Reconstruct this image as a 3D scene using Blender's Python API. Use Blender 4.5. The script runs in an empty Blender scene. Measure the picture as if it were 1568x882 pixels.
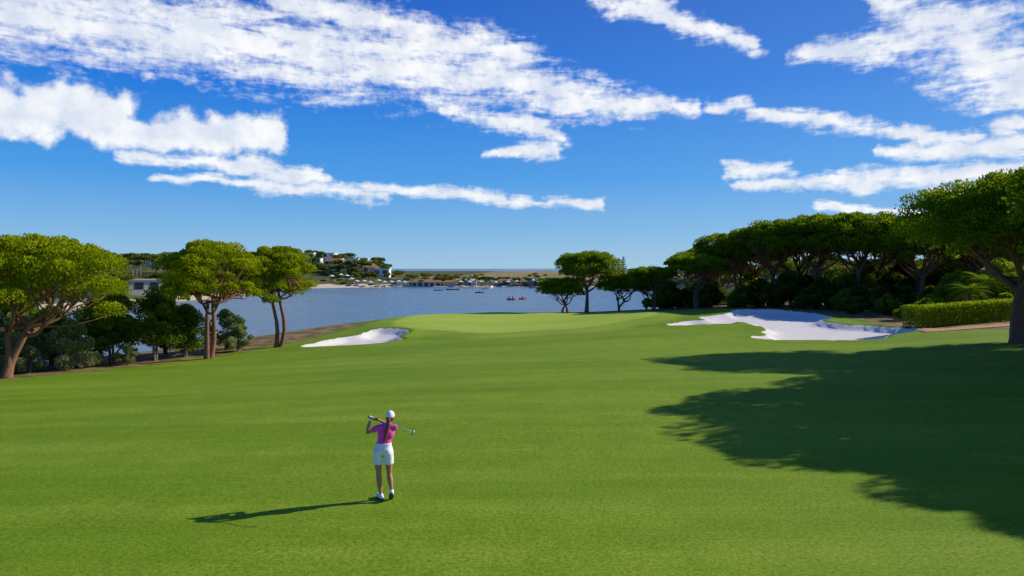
import bpy, bmesh, math, numpy as np
from mathutils import Vector, Matrix
S = bpy.context.scene
COL = S.collection
rad = math.radians

# ------------------------------------------------------------------ helpers
def new_mat(name):
    m = bpy.data.materials.new(name); m.use_nodes = True
    nt = m.node_tree; nt.nodes.clear()
    out = nt.nodes.new('ShaderNodeOutputMaterial')
    return m, nt, out

class NB:
    def __init__(s, nt): s.nt = nt
    def n(s, t, **k):
        x = s.nt.nodes.new(t)
        for a, b in k.items(): setattr(x, a, b)
        return x
    def put(s, sock, v):
        if v is None: return
        if isinstance(v, bpy.types.NodeSocket): s.nt.links.new(v, sock)
        else: sock.default_value = v
    def M(s, op, a, b=None, c=None, clamp=False):
        x = s.n('ShaderNodeMath', operation=op, use_clamp=clamp)
        s.put(x.inputs[0], a); s.put(x.inputs[1], b); s.put(x.inputs[2], c)
        return x.outputs[0]
    def V(s, op, a, b=None, c=None):
        x = s.n('ShaderNodeVectorMath', operation=op)
        s.put(x.inputs[0], a); s.put(x.inputs[1], b)
        if c is not None: s.put(x.inputs[2], c)
        return x.outputs['Value'] if op in ('DOT_PRODUCT', 'LENGTH', 'DISTANCE') else x.outputs['Vector']
    def scale(s, a, f):
        x = s.n('ShaderNodeVectorMath', operation='SCALE'); s.put(x.inputs[0], a); s.put(x.inputs['Scale'], f); return x.outputs[0]
    def noise(s, vec, scale, detail=3, rough=0.55, dist=0.0):
        x = s.n('ShaderNodeTexNoise'); s.put(x.inputs['Vector'], vec)
        x.inputs['Scale'].default_value = scale; x.inputs['Detail'].default_value = detail
        x.inputs['Roughness'].default_value = rough; x.inputs['Distortion'].default_value = dist
        return x.outputs['Fac']
    def ss(s, v, lo, hi, a=0.0, b=1.0, smooth=True):
        x = s.n('ShaderNodeMapRange'); x.interpolation_type = 'SMOOTHSTEP' if smooth else 'LINEAR'
        s.put(x.inputs[0], v)
        for i, q in enumerate((lo, hi, a, b)): x.inputs[i + 1].default_value = q
        return x.outputs[0]
    def mix(s, f, a, b, mode='MIX'):
        x = s.n('ShaderNodeMix', data_type='RGBA', blend_type=mode)
        s.put(x.inputs[0], f)
        for i, v in ((6, a), (7, b)):
            if isinstance(v, tuple) and len(v) == 3: v = v + (1,)
            s.put(x.inputs[i], v)
        return x.outputs[2]
    def attr(s, name, out='Fac'):
        x = s.n('ShaderNodeAttribute', attribute_name=name); return x.outputs[out]
    def mul3(s, vec, t): return s.V('MULTIPLY', vec, t)
    def bump(s, h, strength, dist):
        x = s.n('ShaderNodeBump'); s.put(x.inputs['Height'], h)
        x.inputs['Strength'].default_value = strength; x.inputs['Distance'].default_value = dist
        return x.outputs[0]
    def prin(s, col, rough=0.6, bump=None, spec=0.3):
        x = s.n('ShaderNodeBsdfPrincipled')
        if isinstance(col, tuple): col = col + (1,) if len(col) == 3 else col
        s.put(x.inputs['Base Color'], col); s.put(x.inputs['Roughness'], rough)
        x.inputs['Specular IOR Level'].default_value = spec
        if bump is not None: s.put(x.inputs['Normal'], bump)
        return x

def simple_mat(name, col, rough=0.6, var=0.15, scale=8.0, spec=0.3, metal=0.0, bump=0.0):
    m, nt, out = new_mat(name); b = NB(nt)
    g = b.n('ShaderNodeNewGeometry').outputs['Position']
    f = b.noise(g, scale, 3)
    c = b.mix(f, tuple(v * (1 - var) for v in col), tuple(min(1, v * (1 + var)) for v in col))
    p = b.prin(c, rough, b.bump(f, bump, 0.02) if bump else None, spec)
    p.inputs['Metallic'].default_value = metal
    nt.links.new(p.outputs[0], out.inputs[0]); return m

def foliage_mat(name, dark, light, trans=0.35):
    m, nt, out = new_mat(name); b = NB(nt)
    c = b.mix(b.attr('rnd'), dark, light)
    p = b.n('ShaderNodeBsdfDiffuse'); b.put(p.inputs[0], c)
    t = b.n('ShaderNodeBsdfTranslucent')
    b.put(t.inputs[0], b.mix(1.0, c, (1.25, 1.15, 0.5, 1), 'MULTIPLY'))
    mx = b.n('ShaderNodeMixShader'); mx.inputs[0].default_value = trans
    nt.links.new(p.outputs[0], mx.inputs[1]); nt.links.new(t.outputs[0], mx.inputs[2])
    nt.links.new(mx.outputs[0], out.inputs[0]); return m

def add_obj(name, mesh, parent=None, loc=None):
    o = bpy.data.objects.new(name, mesh); COL.objects.link(o)
    if parent: o.parent = parent
    if loc is not None: o.location = loc
    return o
def empty(name, loc=(0, 0, 0), rot=0):
    o = bpy.data.objects.new(name, None); COL.objects.link(o)
    o.location = loc; o.rotation_euler = (0, 0, rot); o.empty_display_size = 0.2
    return o

def sstep(v):
    v = np.clip(v, 0, 1); return v * v * (3 - 2 * v)

# ------------------------------------------------------------------ terrain
CTRL = [(0,0,0),(-2.4,12.9,0),(10,12,0),(-12,12,-.1),(-20,15,-.5),(0,25,-.2),(12,25,0),(-15,28,-1.0),(25,20,.2),(35,10,.4),
 (-30,25,-1.4),(-30,40,-2.2),(-24,52,-2.6),(-18.6,62,-2.2),(-15.4,72,-1.75),(-14,85,-1.75),(0,40,-.9),(0,55,-1.5),(0,66,-1.8),
 (-2,94,-1.85),(10,92,-1.8),(3,80,-1.75),(21,48,-.95),(28,52,-.9),(14,58,-.9),(26,75,-.1),(27,66,-.5),(29.3,40,.0),(33,76,-.4),
 (36,55,-.4),(32,50,-.4),(40,35,.3),(50,60,0),(50,100,-.5),(-60,30,-3),(-45,45,-3.2),(-60,0,-2),(60,0,1),(0,-50,0),(60,130,-.5),(-25,0,-.6)]
C = np.array(CTRL, float)
def _phi(r2): return np.sqrt(r2 + 36.0)
_K = _phi(((C[:, None, :2] - C[None, :, :2]) ** 2).sum(-1))
_n = len(C)
_A = np.zeros((_n + 1, _n + 1)); _A[:_n, :_n] = _K + np.eye(_n) * -0.05; _A[:_n, _n] = 1; _A[_n, :_n] = 1
_w = np.linalg.solve(_A, np.append(C[:, 2], 0))
LAKE = [(-95,62),(-50,58),(-37,70),(-30,80),(-24,91),(-19,101),(-10,107),(5,109),(20,109),(30,122),(45,165),(60,240),(70,320),
 (30,345),(-57,342),(-96,322),(-91,235),(-97,190),(-105,140)]
FAIR = [(-46,28),(-30,40.5),(-24,52.5),(-18.6,63),(-16,72),(-15.5,85),(-12,97.5),(8,98.5),(17,92),(25,86),(33,79),(32.5,64),(32,54.5),
 (36,51),(40,46),(43,38),(44,20),(44,-60),(-60,-60)]
def poly_sdf(x, y, P):
    P = np.array(P, float); d = np.full(x.shape, 1e18); ins = np.zeros(x.shape, bool)
    for i in range(len(P)):
        a = P[i]; b = P[(i + 1) % len(P)]; e = b - a
        wx = x - a[0]; wy = y - a[1]
        t = np.clip((wx * e[0] + wy * e[1]) / (e @ e), 0, 1)
        d = np.minimum(d, (wx - e[0] * t) ** 2 + (wy - e[1] * t) ** 2)
        c = ((a[1] > y) != (b[1] > y))
        with np.errstate(divide='ignore', invalid='ignore'):
            xi = (b[0] - a[0]) * (y - a[1]) / (b[1] - a[1] + 1e-12) + a[0]
        ins ^= c & (x < xi)
    d = np.sqrt(d); return np.where(ins, -d, d)
BUNK = [(-13.6,60,3.9,3.6,.25),(-12.2,65,2.4,3.4,.2),(-15.8,58.5,2.2,1.6,.4),
        (27,69,4.8,5.4,0),(22.5,67,4.2,3.0,.1),(17.8,63.5,4.0,1.8,.35),(25,54.5,4.9,4.8,.1),(29,56.5,4.0,4.2,0),(25.6,61.5,4.0,7.0,0),(20.8,52.6,2.4,1.8,0)]
def bunk_sdf(x, y):
    x2 = x + .22 * np.sin(y * 1.1 + 1) + .08 * np.sin(y * 2.7); y2 = y + .35 * np.sin(x * 1.0) + .1 * np.sin(x * 3.1 + 2)
    d = np.full(x.shape, 1e9)
    for cx, cy, a, b, r in BUNK:
        c, s_ = math.cos(r), math.sin(r); dx = x2 - cx; dy = y2 - cy
        u = (dx * c + dy * s_) / a; v = (-dx * s_ + dy * c) / b
        q = (np.sqrt(u * u + v * v) - 1) * min(a, b)
        h = np.clip(.5 + .5 * (d - q) / .9, 0, 1)
        d = d * (1 - h) + q * h - .9 * h * (1 - h)
    return d
def green_sdf(x, y):
    u = (x - 1.2) / 14.5; v = (y - 77.5) / 15.5
    return (np.sqrt(u * u + v * v) - 1) * 14 + .4 * np.sin(x * .7) + .3 * np.sin(y * .5)
def height(x, y, full=False):
    x = np.atleast_1d(np.asarray(x, float)); y = np.atleast_1d(np.asarray(y, float))
    r = np.full(x.shape, _w[_n])
    for i in range(_n): r = r + _w[i] * _phi((x - C[i, 0]) ** 2 + (y - C[i, 1]) ** 2)
    wN = (1 - sstep((y - 115) / 30)) * (1 - sstep((np.abs(x) - 70) / 40)) * sstep((y + 60) / 30)
    far = (-4.2 + 10 * np.exp(-(((x + 230) / 130) ** 2 + ((y - 400) / 120) ** 2))
           + 7 * np.exp(-(((x + 120) / 60) ** 2 + ((y - 430) / 60) ** 2))
           + 3.8 * sstep((-100 - x) / 45) * sstep((420 - y) / 200) + 4 * sstep((x - 35) / 40) * sstep((560 - y) / 250))
    marsh = sstep((y - 400) / 60) * sstep((x + 90) / 60)
    far = far + marsh * (-0.35 + .55 * np.sin(y * .021 + np.sin(x * .013) * 1.5) + .2 * np.sin(x * .03 + y * .01))
    base = far * (1 - wN) + np.clip(r, -5, 3) * wN
    g = green_sdf(x, y)
    base = base + .34 * (1 - sstep((g + 1.5) / 6.0)) * wN
    s = poly_sdf(x, y, LAKE)
    W = np.where(y < 130, 12.0, 18.0)
    t = sstep(s / W)
    z = np.where(s > 0, -5.3 * (1 - t) + base * t, -5.3 - np.minimum(-s * .3, 4))
    z = z - 8 * sstep((y - 2300) / 300)
    b = bunk_sdf(x, y)
    z = z - .36 * sstep(-b / .9) + .14 * np.exp(-(b / .9) ** 2) * (b < 60)
    if full: return z, s, b
    return z
def H(x, y): return float(height(x, y)[0])

def build_ground():
    g1 = lambda a, b, n: list(np.geomspace(a, b, n))
    xs = [-v for v in g1(420, 18000, 22)[::-1]] + list(np.arange(-415, -60, 5)) + list(np.arange(-60, -36, 1)) + list(np.arange(-36, 46, .5)) \
        + list(np.arange(46, 130, 1.5)) + list(np.arange(130, 415, 6)) + g1(420, 18000, 22)
    ys = [-v for v in g1(62, 3000, 12)[::-1]] + list(np.arange(-60, 10, 2)) + list(np.arange(10, 104, .5)) + list(np.arange(104, 150, 1)) \
        + list(np.arange(150, 560, 4)) + g1(564, 22000, 40)
    xs = np.array(xs); ys = np.array(ys); nx, ny = len(xs), len(ys)
    X, Y = np.meshgrid(xs, ys); x = X.ravel(); y = Y.ravel()
    z, s, b = height(x, y, True)
    f = poly_sdf(x, y, FAIR); g = green_sdf(x, y)
    me = bpy.data.meshes.new('ground')
    idx = np.arange(nx * ny).reshape(ny, nx)
    q = np.stack([idx[:-1, :-1], idx[:-1, 1:], idx[1:, 1:], idx[1:, :-1]], -1).reshape(-1, 4)
    me.vertices.add(nx * ny); me.vertices.foreach_set('co', np.stack([x, y, z], -1).ravel().astype(np.float32))
    me.loops.add(q.size); me.loops.foreach_set('vertex_index', q.ravel().astype(np.int32))
    me.polygons.add(len(q)); me.polygons.foreach_set('loop_start', (np.arange(len(q)) * 4).astype(np.int32))
    me.polygons.foreach_set('loop_total', np.full(len(q), 4, np.int32))
    me.update(calc_edges=True); me.shade_smooth()
    beach = ((y > 300) & (s > 0) & (s < 9) & (x < 60)).astype(float)
    marsh = sstep((y - 385) / 40) * sstep((x + 75) / 40)
    park = np.maximum(sstep((y - 105) / 20), sstep((np.abs(x) - 60) / 20))
    for nm, arr in (('f', f), ('g', g), ('b', b), ('beach', beach), ('marsh', marsh), ('park', park)):
        a = me.attributes.new(nm, 'FLOAT', 'POINT'); a.data.foreach_set('value', np.clip(arr, -500, 500).astype(np.float32))
    o = add_obj('ground', me)
    m, nt, out = new_mat('turf_sand_earth'); B = NB(nt)
    pos = B.n('ShaderNodeNewGeometry').outputs['Position']
    n_big = B.noise(B.mul3(pos, (.05, .16, 0)), 1.0, 4, .6)
    n_str = B.noise(B.mul3(pos, (.06, .75, 0)), 1.0, 4, .65)
    n_mid = B.noise(pos, .8, 4, .65)
    n_fine = B.noise(pos, 14, 4, .8)
    n_blade = B.noise(pos, 60, 2, .8)
    c = B.mix(B.ss(n_big, .3, .7), (.150, .270, .008), (.235, .345, .020))
    c = B.mix(B.ss(n_str, .42, .70, 0, .5), c, (.290, .385, .040))
    c = B.mix(B.ss(n_str, .44, .28, 0, .35), c, (.125, .240, .006))
    c = B.mix(B.ss(n_mid, .35, .7, 0, .40), c, (.125, .245, .006))
    sp = B.M('ADD', B.M('MULTIPLY', n_fine, .6), B.M('MULTIPLY', n_blade, .4))
    c = B.mix(1.0, c, B.mix(B.ss(sp, .36, .64), (.52, .60, .42), (1.40, 1.32, 1.35)), 'MULTIPLY')
    gg = B.M('ADD', B.attr('g'), B.M('MULTIPLY', B.M('SUBTRACT', n_mid, .5), 1.2))
    cg = B.mix(B.ss(n_big, .3, .7), (.35, .47, .045), (.43, .54, .075))
    c = B.mix(B.ss(gg, 3.5, 1.5, 0, .35), c, cg)
    c = B.mix(B.ss(gg, -.8, .3, 1, 0), c, cg)
    fa = B.M('ADD', B.attr('f'), B.M('MULTIPLY', B.M('SUBTRACT', n_mid, .5), 2.4))
    rough = B.mix(B.ss(n_mid, .35, .65), (.11, .17, .015), (.24, .26, .04))
    earth = B.mix(B.ss(n_mid, .4, .62), (.14, .11, .04), (.40, .25, .12))
    earth = B.mix(B.ss(n_fine, .45, .7, 0, .6), earth, (.09, .10, .03))
    c = B.mix(B.ss(fa, -.6, .2), c, rough)
    c = B.mix(B.ss(fa, 0.5, 1.6), c, earth)
    pk = B.mix(B.ss(B.noise(pos, .06, 4, .65), .4, .62), (.06, .09, .02), (.17, .16, .06))
    c = B.mix(B.attr('park'), c, pk)
    nm_ = B.noise(B.mul3(pos, (.006, .02, 0)), 1.0, 4, .6)
    cm = B.mix(B.ss(nm_, .42, .6), (.42, .29, .12), (.17, .19, .055))
    c = B.mix(B.attr('marsh'), c, cm)
    c = B.mix(B.ss(B.attr('beach'), .4, .6), c, (.68, .58, .44, 1))
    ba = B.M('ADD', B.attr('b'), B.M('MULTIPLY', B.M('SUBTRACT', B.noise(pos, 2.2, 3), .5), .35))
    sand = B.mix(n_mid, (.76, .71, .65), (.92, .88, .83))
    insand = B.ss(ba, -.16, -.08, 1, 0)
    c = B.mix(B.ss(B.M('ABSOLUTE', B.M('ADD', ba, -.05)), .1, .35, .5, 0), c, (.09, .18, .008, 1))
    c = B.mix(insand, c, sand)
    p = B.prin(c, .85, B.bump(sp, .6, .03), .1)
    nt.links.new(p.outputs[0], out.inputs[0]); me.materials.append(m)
    return o
build_ground()

# ------------------------------------------------------------------ water
def build_water():
    me = bpy.data.meshes.new('lake_water')
    e = 20000
    me.from_pydata([(-e, 40, -5), (e, 40, -5), (e, 24000, -5), (-e, 24000, -5)], [], [(0, 1, 2, 3)])
    m, nt, out = new_mat('water'); B = NB(nt)
    pos = B.n('ShaderNodeNewGeometry').outputs['Position']
    n1 = B.noise(B.mul3(pos, (.5, 1.1, 0)), 1.0, 4, .6)
    n2 = B.noise(B.mul3(pos, (.015, .06, 0)), 1.0, 4, .65)
    c = B.mix(B.ss(n2, .3, .7), (.08, .17, .23), (.15, .25, .31))
    p = B.prin(c, B.ss(n2, .3, .7, .2, .4), B.bump(n1, .7, .35), .5)
    nt.links.new(p.outputs[0], out.inputs[0]); me.materials.append(m)
    add_obj('water', me)
build_water()

# ------------------------------------------------------------------ vegetation
M_bark = simple_mat('pine_bark', (.22, .115, .07), .9, .5, 6, .1, bump=.6)
M_bark2 = simple_mat('grey_bark', (.18, .15, .11), .9, .4, 6, .1, bump=.5)
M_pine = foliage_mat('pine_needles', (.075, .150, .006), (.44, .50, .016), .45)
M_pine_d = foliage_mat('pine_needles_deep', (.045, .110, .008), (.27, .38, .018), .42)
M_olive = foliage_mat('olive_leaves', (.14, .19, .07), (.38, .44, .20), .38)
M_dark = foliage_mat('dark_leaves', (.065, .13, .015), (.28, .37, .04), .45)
M_shade = foliage_mat('shaded_shrub_leaves', (.03, .06, .010), (.15, .20, .03), .3)  # shade under the right-hand pines put into a darker leaf colour
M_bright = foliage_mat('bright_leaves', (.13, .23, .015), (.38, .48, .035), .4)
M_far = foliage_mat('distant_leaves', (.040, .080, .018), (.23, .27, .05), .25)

class Geo:
    def __init__(s): s.v = []; s.f = []; s.m = []; s.r = []; s.n = 0
    def tube(s, pts, rads, sides=7, mat=0):
        pts = [Vector(p) for p in pts]; base = s.n; V = []
        for i, p in enumerate(pts):
            d = (pts[min(i + 1, len(pts) - 1)] - pts[max(i - 1, 0)]).normalized()
            u = d.cross(Vector((.3, .9, .1))).normalized(); w = d.cross(u)
            for k in range(sides):
                a = 2 * math.pi * k / sides
                V.append(p + (u * math.cos(a) + w * math.sin(a)) * rads[i])
        V.append(pts[-1]); s.v.append(np.array(V)); s.n += len(V)
        F = []
        for i in range(len(pts) - 1):
            for k in range(sides):
                a = base + i * sides + k; b = base + i * sides + (k + 1) % sides
                F.append((a, b, b + sides)); F.append((a, b + sides, a + sides))
        t = base + (len(pts) - 1) * sides
        for k in range(sides): F.append((t + k, t + (k + 1) % sides, base + len(V) - 1))
        s.f.append(np.array(F)); s.m.append(np.full(len(F), mat)); s.r.append(np.zeros(len(V)))
    def leaves(s, rng, cen, rd, per, L, Wd, mat=1, up=.6, shell=.5, bottom=-.6):
        cen = np.asarray(cen, float); rd = np.asarray(rd, float)
        N = len(cen) * per
        c = np.repeat(cen, per, 0); r = np.repeat(rd, per, 0)
        d = rng.normal(size=(N, 3)); d /= np.linalg.norm(d, axis=1)[:, None]
        d[:, 2] = np.where(d[:, 2] < bottom, -d[:, 2], d[:, 2])
        t = shell + (1.06 - shell) * rng.random(N) ** .6
        p = c + d * t[:, None] * r
        a = d + rng.normal(size=(N, 3)) * .55 + np.array([0, 0, up]); a /= np.linalg.norm(a, axis=1)[:, None]
        q = np.cross(a, rng.normal(size=(N, 3))); q /= np.linalg.norm(q, axis=1)[:, None] + 1e-9
        l = (L * (.6 + .8 * rng.random(N)))[:, None]; w = (Wd * (.6 + .8 * rng.random(N)))[:, None]
        v = np.stack([p - a * l * .4, p - q * w, p + a * l * .6, p + q * w], 1).reshape(-1, 3)
        i = s.n + np.arange(N) * 4
        F = np.concatenate([np.stack([i, i + 1, i + 2], -1), np.stack([i, i + 2, i + 3], -1)])
        # upper leaves of a clump coloured lighter, lower ones darker, painting in top light
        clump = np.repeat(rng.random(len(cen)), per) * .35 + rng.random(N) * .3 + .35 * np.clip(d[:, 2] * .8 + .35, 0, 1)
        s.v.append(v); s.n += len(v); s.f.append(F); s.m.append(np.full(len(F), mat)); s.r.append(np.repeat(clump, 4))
    def mesh(s, name, mats):
        me = bpy.data.meshes.new(name)
        v = np.concatenate(s.v); f = np.concatenate(s.f); m = np.concatenate(s.m); r = np.concatenate(s.r)
        me.vertices.add(len(v)); me.vertices.foreach_set('co', v.ravel().astype(np.float32))
        me.loops.add(f.size); me.loops.foreach_set('vertex_index', f.ravel().astype(np.int32))
        me.polygons.add(len(f)); me.polygons.foreach_set('loop_start', (np.arange(len(f)) * 3).astype(np.int32))
        me.polygons.foreach_set('loop_total', np.full(len(f), 3, np.int32))
        me.polygons.foreach_set('material_index', m.astype(np.int32))
        me.update(calc_edges=True)
        a = me.attributes.new('rnd', 'FLOAT', 'POINT'); a.data.foreach_set('value', r.astype(np.float32))
        for x in mats: me.materials.append(x)
        return me

def pine_mesh(seed, h, R, ch, off=(0, 0), trunks=((0, 0),), per=520, K=52, fork=.42, mat=None, tr=.26, leaf=.17, cs=1.0):
    rng = np.random.default_rng(seed); G = Geo()
    zc = h - ch * .72
    cl = []; rr = []
    ax = 1 + .08 * rng.normal(); ph = rng.random() * 6
    tries = 0
    while len(cl) < K and tries < 9000:
        tries += 1
        a = rng.random() * 2 * math.pi; u = math.sqrt(rng.random())
        Ra = R * (1 + .11 * math.sin(2 * a + ph) + .09 * math.sin(5 * a + 2 * ph))
        cr = R * (.13 + .12 * rng.random()) * cs
        r = u * (Ra - cr * .7)
        dome = (max(0, 1 - (r / Ra) ** 2)) ** .5
        top = rng.random() < .66
        z = zc + (ch * .72 - cr * .55) * dome * (1 + .08 * rng.normal()) if top else zc - ch * .16 + .12 * ch * rng.normal() + .35 * dome * ch
        z = min(z, h - cr * .5)
        p = (off[0] + r * math.cos(a) * ax, off[1] + r * math.sin(a), z)
        if any((p[0] - q[0]) ** 2 + (p[1] - q[1]) ** 2 + 1.8 * (p[2] - q[2]) ** 2 < (.56 * (cr + s_)) ** 2 for q, s_ in zip(cl, rr)): continue
        cl.append(p); rr.append(cr)
    cl = np.array(cl); rr = np.array(rr)
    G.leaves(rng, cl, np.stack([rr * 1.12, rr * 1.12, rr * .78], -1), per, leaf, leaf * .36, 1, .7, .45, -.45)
    used = np.zeros(len(cl), bool)
    for ti, (tx, ty) in enumerate(trunks):
        f = np.array([off[0] * .45 + tx * .8, off[1] * .45 + ty * .8, h * fork * (1 + .08 * ti)])
        b = np.array([tx * .35, ty * .35, -.4])
        n = 7; pts = []; rads = []
        w1 = rng.normal(size=2) * .22
        for i in range(n):
            t = i / (n - 1); q = b * (1 - t) + f * t
            q = q + np.array([w1[0] * math.sin(t * math.pi * 1.5), w1[1] * math.sin(t * math.pi), 0])
            pts.append(q); rads.append(tr * (1.35 - .65 * t if i else 1.7) / (1 if len(trunks) == 1 else 1.2))
        G.tube(pts, rads, 9, 0)
        nl = 6 if len(trunks) == 1 else 4
        a0 = rng.random() * 6
        for k in range(nl):
            a = a0 + k * 2 * math.pi / nl + rng.normal() * .25
            rl = R * (.35 + .25 * rng.random())
            e = np.array([off[0] + tx + rl * math.cos(a), off[1] + ty + rl * math.sin(a), zc - ch * .05 + rng.normal() * .2])
            st = pts[-1] if k % 2 else pts[-2]
            lp = []; lr = []
            sw = rng.normal(size=3) * .25
            for i in range(6):
                t = i / 5; q = st * (1 - t) + e * t
                q = q + np.array([0, 0, -.18 * np.linalg.norm(e - st) * math.sin(t * math.pi) * (1 if k % 3 else .3)]) + sw * math.sin(t * math.pi)
                lp.append(q); lr.append(tr * (.62 - .42 * t))
            G.tube(lp, lr, 6, 0)
            dd = np.linalg.norm(cl[:, :2] - e[:2], axis=1); order = np.argsort(dd)[:max(5, len(cl) // nl)]
            for j in order:
                if used[j] and rng.random() < .7: continue
                used[j] = True
                s0 = lp[3 + int(rng.integers(0, 3))]; e2 = cl[j] + np.array([0, 0, -rr[j] * .2])
                mid = (s0 + e2) / 2 + np.array([0, 0, -.12]) + rng.normal(size=3) * .12
                G.tube([s0, mid, e2], [tr * .22, tr * .15, tr * .07], 5, 0)
    return G.mesh('stone_pine_mesh', [M_bark, mat or M_pine])

def place(name, me, x, y, rot=0, sc=1.0, dz=0):
    o = add_obj(name, me); o.location = (x, y, H(x, y) + dz); o.rotation_euler = (0, 0, rot)
    o.scale = (sc, sc, sc) if not isinstance(sc, tuple) else sc
    return o

def bush_mesh(seed, R, h, mat, K=22, per=420, leaf=.16, base=.0, bark=True):
    rng = np.random.default_rng(seed); G = Geo(); cl = []; rr = []
    for i in range(K):
        a = rng.random() * 6.28; u = math.sqrt(rng.random()); t = rng.random()
        zz = base + (h - base) * (.12 + .8 * t)
        prof = math.sin(min(1, (t * .8 + .22)) * math.pi) ** .6 if t > .3 else .85
        cr = R * (.20 + .16 * rng.random())
        r = u * max(.1, R * prof - cr * .5)
        cl.append((r * math.cos(a), r * math.sin(a), min(zz, h - cr * .6))); rr.append(cr)
    cl = np.array(cl); rr = np.array(rr)
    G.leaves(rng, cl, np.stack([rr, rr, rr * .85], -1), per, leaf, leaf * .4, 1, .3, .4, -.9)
    if bark:
        for k in range(4):
            a = rng.random() * 6.28; e = cl[rng.integers(0, K)]
            G.tube([(0.1 * math.cos(a), .1 * math.sin(a), -.3), (e[0] * .3, e[1] * .3, e[2] * .5), e], [.12, .08, .03], 6, 0)
    return G.mesh('shrub_mesh', [M_bark2, mat])

place('stone_pine', pine_mesh(3, 8.7, 5.0, 4.7, (1.5, 0), ((0, 0), (.9, .3)), 480, 100, .36, tr=.27, leaf=.16), -31.6, 42)
place('stone_pine', pine_mesh(5, 8.9, 3.9, 4.9, (.4, 0), ((0, 0), (.45, .4)), 460, 84, .5, tr=.20, leaf=.16), -23.6, 52.6)
place('stone_pine', pine_mesh(8, 8.5, 3.3, 4.8, (.2, 0), ((-.45, 0), (.45, .2)), 420, 70, .56, tr=.18, leaf=.16), -20.2, 58.5)
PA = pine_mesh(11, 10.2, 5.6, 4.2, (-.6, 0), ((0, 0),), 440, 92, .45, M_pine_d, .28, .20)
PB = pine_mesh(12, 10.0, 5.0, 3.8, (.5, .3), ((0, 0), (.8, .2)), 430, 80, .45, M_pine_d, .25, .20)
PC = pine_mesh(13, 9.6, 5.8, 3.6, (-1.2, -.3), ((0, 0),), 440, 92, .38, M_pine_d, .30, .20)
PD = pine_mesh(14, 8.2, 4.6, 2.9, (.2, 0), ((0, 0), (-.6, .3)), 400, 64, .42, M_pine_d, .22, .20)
place('stone_pine', pine_mesh(21, 9.7, 5.9, 4.4, (.2, 0), ((0, 0),), 560, 108, .38, M_pine_d, .38, .17), 29.8, 40)
for me, x, y, r, s in ((PC, 26.6, 26.2, .6, .95), (PA, 31, 30.5, 2.0, .95), (PB, 28.6, 18.6, 1.1, .95), (PC, 32, 24, 3.0, 1.0), (PA, 35, 15, 4, 1),
                       (PB, 40.5, 42, 2.5, 1.0), (PA, 40, 33, .3, 1.0), (PC, 36.5, 37, 1.2, .95),
                       (PC, 49, 82, 4.2, 1.12), (PA, 42.5, 84, 1.0, 1.12), (PB, 38.5, 87, .4, 1.16), (PA, 34.5, 91, 2.6, 1.1), (PB, 53, 77, .6, 1.0), (PA, 46.5, 77.5, 3.3, .98),
                       (PC, 41, 95, 5.2, 1.15), (PB, 32.5, 97, 2.2, 1.02), (PA, 37, 104, 3.6, 1.05), (PD, 31, 107, 1.2, 1.1), (PD, 28, 101, 2.4, .95),
                       (PD, 24.5, 90.5, 4.1, .86), (PD, 19.8, 95.5, 2.9, .72),
                       (PC, 49, 96, 1.7, 1.1), (PB, 44, 122, 2.0, 1.05), (PD, 37, 122, 3, 1.1), (PD, 61, 84, 2, 1)):
    place('stone_pine', me, x, y, r, s)
place('stone_pine', pine_mesh(31, 8.4, 4.7, 3.7, (.2, 0), ((0, 0),), 400, 78, .42, M_pine_d, .24, .2), 10.6, 97)
place('stone_pine', pine_mesh(32, 5.0, 3.3, 2.4, (-.3, 0), ((0, 0), (.6, 0)), 420, 52, .3, M_pine_d, .18, .2, 1.35), 7.6, 99)
place('stone_pine', pine_mesh(33, 5.2, 3.4, 2.5, (.3, 0), ((0, 0), (-.7, 0)), 420, 52, .3, M_pine_d, .18, .2, 1.35), 15.6, 97.5)
place('stone_pine', PD, 21.5, 104, 1.4, .8)

BO = bush_mesh(41, 2.3, 3.9, M_olive, 32, 340, .15)
BD = bush_mesh(42, 2.1, 5.6, M_dark, 38, 320, .16, .6)
BE = bush_mesh(43, 2.3, 4.6, M_dark, 36, 300, .16, .4)
BG = bush_mesh(44, 1.5, 2.6, M_olive, 22, 270, .13)
for me, nm, x, y, r, s in ((BO, 'olive_tree', -34.6, 47.5, 0, 1.05), (BO, 'olive_tree', -31.0, 48.0, 2, .86), (BD, 'holm_oak', -30.2, 51.5, 1, 1.05), (BD, 'holm_oak', -27.6, 52.5, 3, 1.0),
    (BE, 'holm_oak', -32.6, 54, .3, 1.1), (BE, 'holm_oak', -26.2, 54.5, 4, .9), (BE, 'holm_oak', -29, 57, 2, 1.05), (BG, 'grey_shrub', -24.6, 58.5, 1, 1.3),
    (BG, 'grey_shrub', -22.9, 57, 1.8, .8), (BD, 'holm_oak', -37, 51, 5, 1.0), (BG, 'grey_shrub', -35.5, 43.5, 3, 1), (BE, 'holm_oak', -41, 50, 1, 1.1), (BE, 'holm_oak', -34.5, 51, 2.2, .95),
    (BG, 'grey_shrub', -28.2, 49.8, 1, .6), (BG, 'grey_shrub', -32.5, 45.8, 2, .7)):
    place(nm, me, x, y, r, s)
rng = np.random.default_rng(5)
BR = bush_mesh(51, 2.2, 3.0, M_shade, 30, 300, .18); BR2 = bush_mesh(54, 2.1, 2.9, M_dark, 30, 300, .18); BS = bush_mesh(52, 1.7, 2.2, M_bright, 22, 290, .17)
BT = bush_mesh(53, 2.6, 5.6, M_bright, 34, 300, .2, .8)
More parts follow.
